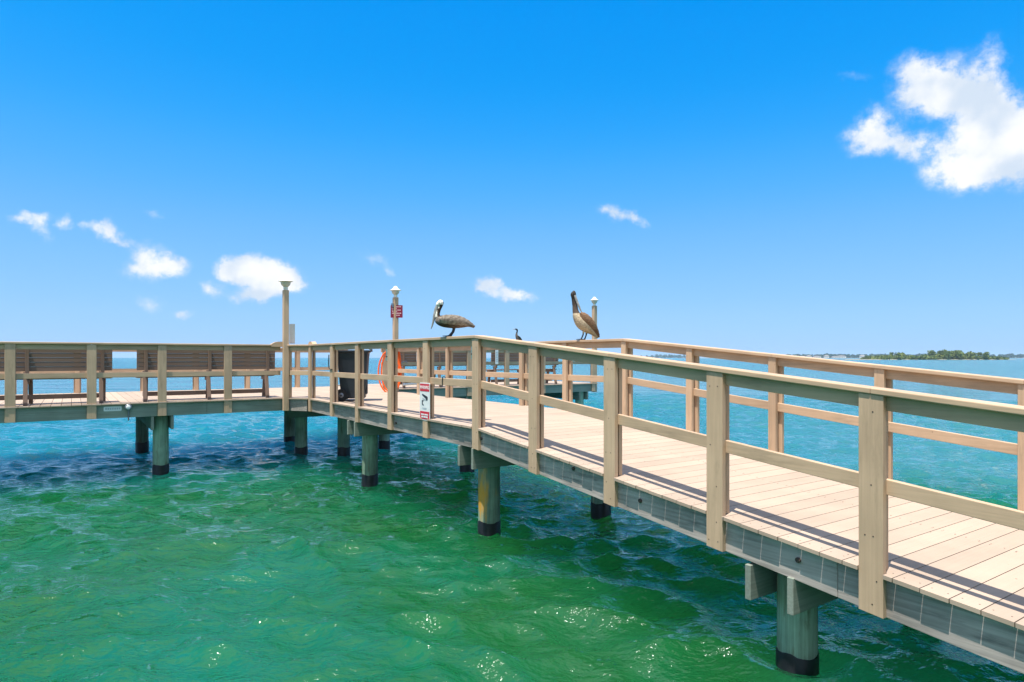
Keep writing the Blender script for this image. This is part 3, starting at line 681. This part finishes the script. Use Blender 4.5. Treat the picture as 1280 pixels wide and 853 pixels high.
def smooth_pts(pts, k=4):
    P = np.array(pts, float); out = []
    for i in range(len(P)-1):
        p0, p1, p2, p3 = P[max(i-1, 0)], P[i], P[i+1], P[min(i+2, len(P)-1)]
        for s in range(k):
            t = s/k; out.append(.5*((2*p1)+(-p0+p2)*t+(2*p0-5*p1+4*p2-p3)*t*t+(-p0+3*p1-3*p2+p3)*t**3))
    out.append(P[-1]); return [tuple(q) for q in out]
def remeshed(mb, name, parent, colour, voxel, mat):
    """one closed skin from overlapping swept volumes, coloured by feather tract"""
    o = mb.build('sculpt', mat); r_ = o.modifiers.new('r', 'REMESH'); r_.mode = 'VOXEL'; r_.voxel_size = voxel
    s = o.modifiers.new('s', 'SMOOTH'); s.iterations = 3; s.factor = .5
    dg = bpy.context.evaluated_depsgraph_get(); dg.update(); me = bpy.data.meshes.new_from_object(o.evaluated_get(dg))
    bpy.data.objects.remove(o); me.name = name
    if not me.materials: me.materials.append(mat)
    ca = me.color_attributes.new('plumage', 'FLOAT_COLOR', 'POINT')
    for i, v in enumerate(me.vertices): ca.data[i].color = (*colour(v.co), 1)
    me.shade_smooth(); b = bpy.data.objects.new(name, me); COL.objects.link(b); b.parent = parent; return b
def painted(mb, name, parent, colour, mat=None):
    o = mb.build(name, mat or PL, parent, smooth=True); ca = o.data.color_attributes.new('plumage', 'FLOAT_COLOR', 'POINT')
    for i, v in enumerate(o.data.vertices): ca.data[i].color = (*colour(v.co), 1)
    return o
def lerp(a, b, t): t = max(0, min(1, t)); return tuple(x+(y-x)*t for x, y in zip(a, b))
M['bill'] = plain('bill_horn', (.30, .29, .27), .4, .25, 25); M['eye'] = plain('bird_eye', (.02, .015, .01), .15, .05)
def legs(mb, feet, hip, r=.011):
    for (fx, fy), (hx, hy, hz_) in zip(feet, hip):
        mb.tube([(hx, hy, hz_), ((hx+fx)/2+.012, (hy+fy)/2, hz_*.5), (fx, fy, .012)], [r*1.5, r, r], 10)
        for a in (-26, 0, 26):
            mb.tube([(fx+.012, fy, .010), (fx-.082*math.cos(R(a)), fy+.082*math.sin(R(a)), .008)], [.010, .006], 8)
        o = len(mb.v); tri = [(fx, fy), (fx-.075*math.cos(R(26)), fy-.075*math.sin(R(26))), (fx-.085, fy), (fx-.075*math.cos(R(26)), fy+.075*math.sin(R(26)))]
        mb.v += [(x, y, .003) for x, y in tri]+[(x, y, .013) for x, y in tri]; mb.r += [.5]*8
        mb.f += [(3, 2, 1, 0), (4, 5, 6, 7)]; mb.f[-2:] = [tuple(o+i for i in q) for q in mb.f[-2:]]
        for i in range(4): mb.f.append((o+i, o+(i+1) % 4, o+4+(i+1) % 4, o+4+i))
        mb.m += [0]*6
def feather_wing(side, spine, hw, th, n=9):
    m = MB(); P = smooth_pts(spine, 4); N = len(P)
    for i, (x, y, z, h) in enumerate(P):
        d = Vector((P[min(i+1, N-1)][0]-P[max(i-1, 0)][0], 0, P[min(i+1, N-1)][2]-P[max(i-1, 0)][2])).normalized(); up = Vector((-d.z, 0, d.x))
        for k in range(n):
            s = -1+2*k/(n-1); bow = (1-s*s)*th; edge = .003*math.sin(i*2.1+k) if k in (0, n-1) else 0
            q = Vector((x, 0, z))+up*(s*h+edge); m.v.append((q.x, side*(y+bow), q.z)); m.r.append(.5)
    for i in range(N-1):
        for k in range(n-1):
            a = i*n+k; f = (a, a+1, a+n+1, a+n); m.f.append(f if side < 0 else f[::-1]); m.m.append(0)
    return m
def pelican_a():
    root = thing('pelican', 'white headed brown pelican standing on the near railing, bill pointing down to the left', 'pelican', .062, .70, ZD+RZ, -TH+R(6)+0)
    root.matrix_world = FRAME @ Matrix.Translation((.062, .70, ZD+RZ+.001)) @ Matrix.Rotation(-TH+R(4), 4, 'Z')
    m = MB()
    body = [(.305, 0, .118, .030, .010), (.25, 0, .150, .05, .028), (.19, 0, .172, .075, .058), (.10, 0, .188, .092, .082), (.0, 0, .194, .095, .086), (-.09, 0, .198, .082, .075), (-.145, 0, .210, .05, .055), (-.168, 0, .225, .025, .03)]
    loft(m, smooth_pts(body)); 
    neck = [(-.10, 0, .20, .05, .05), (-.148, 0, .235, .036, .040), (-.152, 0, .285, .026, .029), (-.136, 0, .340, .023, .025), (-.115, 0, .390, .024, .027), (-.112, 0, .425, .032, .036), (-.122, 0, .447, .026, .026), (-.132, 0, .46, .008, .008)]
    loft(m, smooth_pts(neck)); loft(m, smooth_pts([(-.10, 0, .43, .022, .024), (-.125, 0, .425, .032, .034), (-.150, 0, .405, .026, .026), (-.165, 0, .385, .014, .016)]))
    legs(m, [(-.01, -.03), (.012, .035)], [(.055, -.03, .125), (.06, .035, .125)])
    def col(c):
        x, y, z = c
        if z < .105 and x < .12: return (.035, .04, .055)
        if z > .36:
            back = (x+.125)*1.0+(z-.42)*-.25
            if z > .405 and x < -.085: 
                return lerp((.90, .86, .76), (.92, .84, .58), (z-.43)*20)
            return (.045, .03, .022) if x > -.128 else (.74, .71, .60)
        if z > .25 and x < -.09: return (.055, .035, .025) if x > -.158 else (.66, .63, .55)
        if z < .165: return lerp((.06, .045, .035), (.16, .10, .07), (x+.02)*4)
        return lerp((.15, .125, .105), (.24, .20, .165), (z-.17)*8)
    remeshed(m, 'body', root, col, .0065, PL)
    def wc(c): 
        x, y, z = c; s = .5+.5*math.sin(x*260+z*170)*math.sin(z*300-x*60)
        return lerp(lerp((.17, .125, .095), (.33, .275, .22), s), (.10, .085, .075), (x-.18)*6)
    for sd in (-1, 1):
        w = feather_wing(sd, [(-.125, .058, .222, .022), (-.08, .078, .215, .052), (.0, .086, .212, .060), (.10, .082, .203, .060), (.19, .062, .183, .046), (.26, .036, .155, .028), (.315, .018, .128, .010)], 0, .02)
        painted(w, 'wing', root, wc)
    m = MB(); loft(m, smooth_pts([(-.148, 0, .410, .020, .020), (-.168, 0, .350, .015, .024), (-.188, 0, .27, .012, .022), (-.205, 0, .20, .011, .014), (-.222, 0, .135, .010, .009), (-.232, 0, .106, .007, .006), (-.228, 0, .100, .003, .003)]), 12)
    m.build('bill', M['bill'], root, smooth=True)
    for sd in (-1, 1):
        m = MB(); m.lathe([(.001, -.006), (.006, -.003), (.006, .003), (.001, .006)], (-.135, sd*.030, .428), 10, axis='y'); m.build('eye', M['eye'], root, smooth=True)
def pelican_b():
    root = thing('pelican', 'brown pelican with raised dark head preening on the far railing', 'pelican')
    root.matrix_world = FRAME @ Matrix.Translation((2.43, .93, ZD+RZ+.001)) @ Matrix.Rotation(-TH+R(8), 4, 'Z')
    m = MB()
    body = [(.245, 0, .03, .026, .010), (.205, 0, .075, .05, .03), (.15, 0, .135, .075, .06), (.08, 0, .195, .10, .092), (.01, 0, .255, .105, .105), (-.045, 0, .315, .09, .09), (-.085, 0, .37, .065, .062), (-.10, 0, .42, .04, .04)]
    loft(m, smooth_pts(body)); 
    neck = [(-.075, 0, .35, .06, .06), (-.10, 0, .43, .045, .046), (-.108, 0, .50, .038, .040), (-.122, 0, .57, .032, .034), (-.132, 0, .63, .030, .032), (-.134, -.005, .675, .040, .044), (-.128, -.01, .712, .030, .030), (-.126, -.01, .735, .01, .01)]
    loft(m, smooth_pts(neck))
    legs(m, [(-.02, -.03), (.05, .04)], [(.015, -.03, .16), (.075, .04, .15)], .012)
    def col(c):
        x, y, z = c
        if z < .10 and x < .10 : return (.04, .045, .06)
        if z > .635: return (.05, .042, .038)
        if z > .40: return lerp((.13, .09, .07), (.05, .038, .032), (z-.44)*8) if x < -.085-(z-.45)*.12+.015 else (.13, .06, .036)
        s = math.sin(x*95+y*60)*math.sin(z*120)*.5+.5
        return lerp((.50, .40, .27), (.33, .25, .165), s*.6+ (0.3 if x > .1 else 0))
    remeshed(m, 'body', root, col, .0075, PL)
    def wc(c):
        x, y, z = c; s = .5+.5*math.sin(x*220-z*150)*math.sin(z*260+x*50)
        return lerp((.15, .075, .04), (.32, .20, .12), s*.7 if z > .16 else s*.2)
    for sd in (-1, 1):
        w = feather_wing(sd, [(-.045, .062, .40, .02), (.0, .085, .36, .050), (.06, .096, .30, .062), (.13, .085, .225, .058), (.19, .06, .15, .044), (.235, .035, .085, .026), (.258, .018, .04, .010)], 0, .022)
        painted(w, 'wing', root, wc)
    m = MB(); loft(m, smooth_pts([(-.118, -.03, .665, .020, .018), (-.098, -.040, .60, .015, .018), (-.068, -.050, .52, .012, .016), (-.04, -.058, .45, .010, .011), (-.018, -.062, .405, .007, .006)]), 12)
    m.build('bill', M['bill'], root, smooth=True)
    for sd in (-1, 1):
        m = MB(); m.lathe([(.001, -.006), (.006, -.003), (.006, .003), (.001, .006)], (-.140, -.008+sd*.034, .685), 10, axis='y'); m.build('eye', M['eye'], root, smooth=True)
def cormorant():
    root = thing('cormorant', 'small dark cormorant seen over the near rail, perched on the right wing railing', 'cormorant')
    root.matrix_world = FRAME @ Matrix.Translation((6.86, T_R+.06, ZD+RZ+.001)) @ Matrix.Rotation(-TH+R(10), 4, 'Z')
    m = MB()
    loft(m, smooth_pts([(.13, 0, -.0, .02, .008), (.11, 0, .06, .035, .022), (.08, 0, .13, .055, .05), (.03, 0, .22, .068, .066), (-.02, 0, .31, .06, .055), (-.05, 0, .385, .038, .036), (-.045, 0, .45, .024, .024), (-.03, 0, .50, .021, .021), (-.04, 0, .545, .024, .026), (-.075, 0, .562, .022, .02), (-.10, 0, .562, .012, .012)]))
    legs(m, [(.0, -.025), (.03, .025)], [(.045, -.025, .11), (.05, .025, .11)], .011)
    def col(c):
        x, y, z = c; return (.10, .085, .075) if x < .0 and z < .45 and z > .1 else (.018, .022, .024)
    remeshed(m, 'body', root, col, .0075, PL)
    for sd in (-1, 1):
        w = feather_wing(sd, [(-.02, .045, .36, .02), (.03, .06, .29, .042), (.08, .055, .19, .04), (.12, .03, .09, .022), (.135, .016, .03, .008)], 0, .016)
        painted(w, 'wing', root, lambda c: (.016, .022, .020))
    m = MB(); loft(m, [(-.095, 0, .563, .010, .011), (-.14, 0, .560, .007, .007), (-.165, 0, .552, .004, .004)], 10); m.build('bill', M['bill'], root, smooth=True)
pelican_a(); pelican_b(); cormorant()

# ------------------------------------------------------------------ far shores
def foliage(name, label, clumps, leaf, cols, nper, cat='trees', kind='stuff', seed=3):
    g = np.random.default_rng(seed); V = []; Fc = []
    for (cx, cy, cz, rx, ry, rz) in clumps:
        for _ in range(nper):
            u = g.normal(size=3); u /= np.linalg.norm(u); rad = g.random()**.45
            p = np.array([cx, cy, cz])+u*rad*np.array([rx, ry, rz])
            if p[2] < .2: p[2] = .2+g.random()*.6
            a = g.normal(size=3); a /= np.linalg.norm(a); b = np.cross(a, g.normal(size=3)); b /= np.linalg.norm(b); s = leaf*(.5+g.random())
            o = len(V); V += [tuple(p+a*s), tuple(p+b*s*.8), tuple(p-a*s), tuple(p-b*s*.8)]; Fc.append((o, o+1, o+2, o+3))
    me = bpy.data.meshes.new(name); me.from_pydata(V, [], Fc); me.update()
    m, nt, b = principled(name+'_leaves', .7, .2); L = nt.links
    geo = nd(nt, 'ShaderNodeNewGeometry'); tc = nd(nt, 'ShaderNodeTexCoord'); n = nd(nt, 'ShaderNodeTexNoise', i_Scale=.12, i_Detail=3.0); L.new(tc.outputs['Object'], n.inputs['Vector'])
    f = mth(nt, 'ADD', mth(nt, 'MULTIPLY', geo.outputs['Random Per Island'], .5), mth(nt, 'MULTIPLY', ramp(nt, n.outputs['Fac'], .35, .65), .5))
    L.new(mixc(nt, f, cols[0], cols[1]), b.inputs['Base Color']); me.materials.append(m)
    o = bpy.data.objects.new(name, me); COL.objects.link(o); o['kind'] = kind
    if label: o['label'] = label; o['category'] = cat
    return o
g = np.random.default_rng(9)
def xw(px, Y): return (px-640)/809.8*Y
# mangrove island: low fringe with a taller hump
D = 620.; cl = []
for px in np.arange(1094, 1254, 1.15):
    hump = 5.6*math.exp(-((px-1182)/9)**2)+5.4*math.exp(-((px-1199)/9)**2)+3.6*math.exp(-((px-1221)/5)**2)
    h = 3.7+g.normal()*.4+max(0, hump*.62)-(1.6 if px > 1246 else 0)-(1.2 if px < 1100 else 0)+(1.6 if abs(px-1129) < 3 else 0)
    h = max(h, 1.6)
    for lay in range(2+int(h > 5)): cl.append((xw(px, D)+g.normal()*1.0, D+g.uniform(-12, 25), h*(.28+.36*lay) if lay else h*.35, 1.6+g.random()*1.3, 3.0, max(1.0, h*.30)))
foliage('mangrove_trees', 'green mangrove trees covering the low island at the right horizon', cl, .62, ((.06, .105, .02, 1), (.21, .24, .06, 1)), 70)
m = MB(); n0 = 40
for i in range(n0+1):
    px = 1050+210*i/n0; m.v += [(xw(px, D), D-14-2*math.sin(i), -.3), (xw(px, D), D-8, .35+.1*math.sin(i*1.7)), (xw(px, D), D+40, .5)]; m.r += [.5]*3
for i in range(n0):
    a = i*3; m.f += [(a, a+3, a+4, a+1), (a+1, a+4, a+5, a+2)]; m.m += [0, 0]
isl = m.build('island_ground', plain('island_sand', (.26, .22, .15), .9, .25, .3)); isl['kind'] = 'structure'
cl = []; D = 900.
for px in np.arange(1086, 1130, 1.2):
    h = 5.0+g.normal()*.6; cl.append((xw(px, D), D+g.uniform(-8, 12), h*.45, 3, 4, h*.5))
foliage('mangrove_trees', 'lower dull green mangroves at the left end of the island', cl, .9, ((.06, .10, .03, 1), (.18, .20, .07, 1)), 60, seed=4)
# mainland treeline, far and bluish
D = 2100.; cl = []
for px in np.arange(966, 1420, 1.1):
    h = 13.0+g.normal()*1.0+1.2*math.sin(px*.11)-(5 if px < 990 else 0)
    cl.append((xw(px, D)+g.normal()*2, D+g.uniform(-30, 60), h*.45, 4.5+g.random()*3, 8, h*.5))
foliage('mainland_trees', 'long dark tree line of the far shore at the right', cl, 2.0, ((.018, .045, .025, 1), (.05, .085, .035, 1)), 80, seed=5)
D = 3200.; cl = []
for px in np.arange(802, 872, 1.1):
    h = 15+g.normal()*3-(8 if px < 815 else 0); cl.append((xw(px, D), D+g.uniform(-30, 60), h*.45, 5+g.random()*4, 8, h*.5))
foliage('mainland_trees', 'short far tree line showing between the two railings', cl, 2.6, ((.020, .05, .022, 1), (.06, .10, .035, 1)), 40, seed=6)
# waterfront houses on the far shore
M['stucco'] = plain('house_stucco', (.74, .72, .68), .8, .06, .2); M['roof'] = plain('house_roof', (.30, .24, .21), .8, .15, .3); M['glass'] = plain('house_glass', (.05, .07, .09), .15, .1)
hs = [(1004, 20, 6, 'low'), (1012, 13, 8, 'gabled'), (1022, 22, 6.5, 'wide'), (1034, 12, 9, 'tall'), (1045, 18, 6, 'small'), (1053, 24, 7.5, 'long'), (1079, 13, 9.5, 'single')]
labs = ['white waterfront house, leftmost on the far shore', 'tall narrow white house second from left on the far shore', 'wide white waterfront house left of the middle of the far shore row', 'tall white house in the middle of the far shore row',
        'low white house right of the middle of the far shore row', 'long white waterfront house near the right end of the far shore row', 'solitary white house among trees, rightmost on the far shore']
for (px, wd, ht, _), lab in zip(hs, labs):
    D = 2020.; h = thing('house', lab, 'house', xw(px, D), D, .6, 0, 'white houses along the far shore', frame=False)
    m = MB(); m.box(-wd/2, wd/2, 0, 10, 0, ht*.72); m.build('wall', M['stucco'], h)
    m = MB(); o = 0; z0 = ht*.72; m.v += [(-wd/2-.6, -.6, z0), (wd/2+.6, -.6, z0), (wd/2+.6, 10.6, z0), (-wd/2-.6, 10.6, z0), (-wd/4, 5, ht), (wd/4, 5, ht)]; m.r += [.5]*6
    m.f += [(0, 1, 5, 4), (2, 3, 4, 5), (1, 2, 5), (3, 0, 4), (3, 2, 1, 0)]; m.m += [0]*5; m.build('roof', M['roof'], h)
    for i in range(int(wd//5)):
        m = MB(); x = -wd/2+2.5+5*i; m.box(x-1, x+1, -.08, .1, 1.2, 3.4); m.build('window', M['glass'], h)
m = MB()
for i in range(41):
    px = 780+640*i/40; D = 2000.; m.v += [(xw(px, D), D, -.3), (xw(px, D), D+14, .6), (xw(px, D), D+300, 1.0)]; m.r += [.5]*3
for i in range(5, 40):
    a = i*3; m.f += [(a, a+3, a+4, a+1), (a+1, a+4, a+5, a+2)]; m.m += [0, 0]
gl = m.build('shore_ground', plain('shore_soil', (.20, .17, .11), .9, .3, .05)); gl['kind'] = 'structure'

# ------------------------------------------------------------------ air
hzb = MB(); hzb.box(-5600, 5600, -5600, 5600, -1.5, 32.)
hm = bpy.data.materials.new('sea_air'); hm.use_nodes = True; nt = NT(hm)
pv = nd(nt, 'ShaderNodeVolumePrincipled'); pv.inputs['Color'].default_value = (.70, .85, 1.0, 1); pv.inputs['Density'].default_value = .00012; pv.inputs['Anisotropy'].default_value = .2
ho = nd(nt, 'ShaderNodeOutputMaterial'); nt.links.new(pv.outputs[0], ho.inputs['Volume'])
hz_o = hzb.build('haze', hm); hz_o['kind'] = 'stuff'
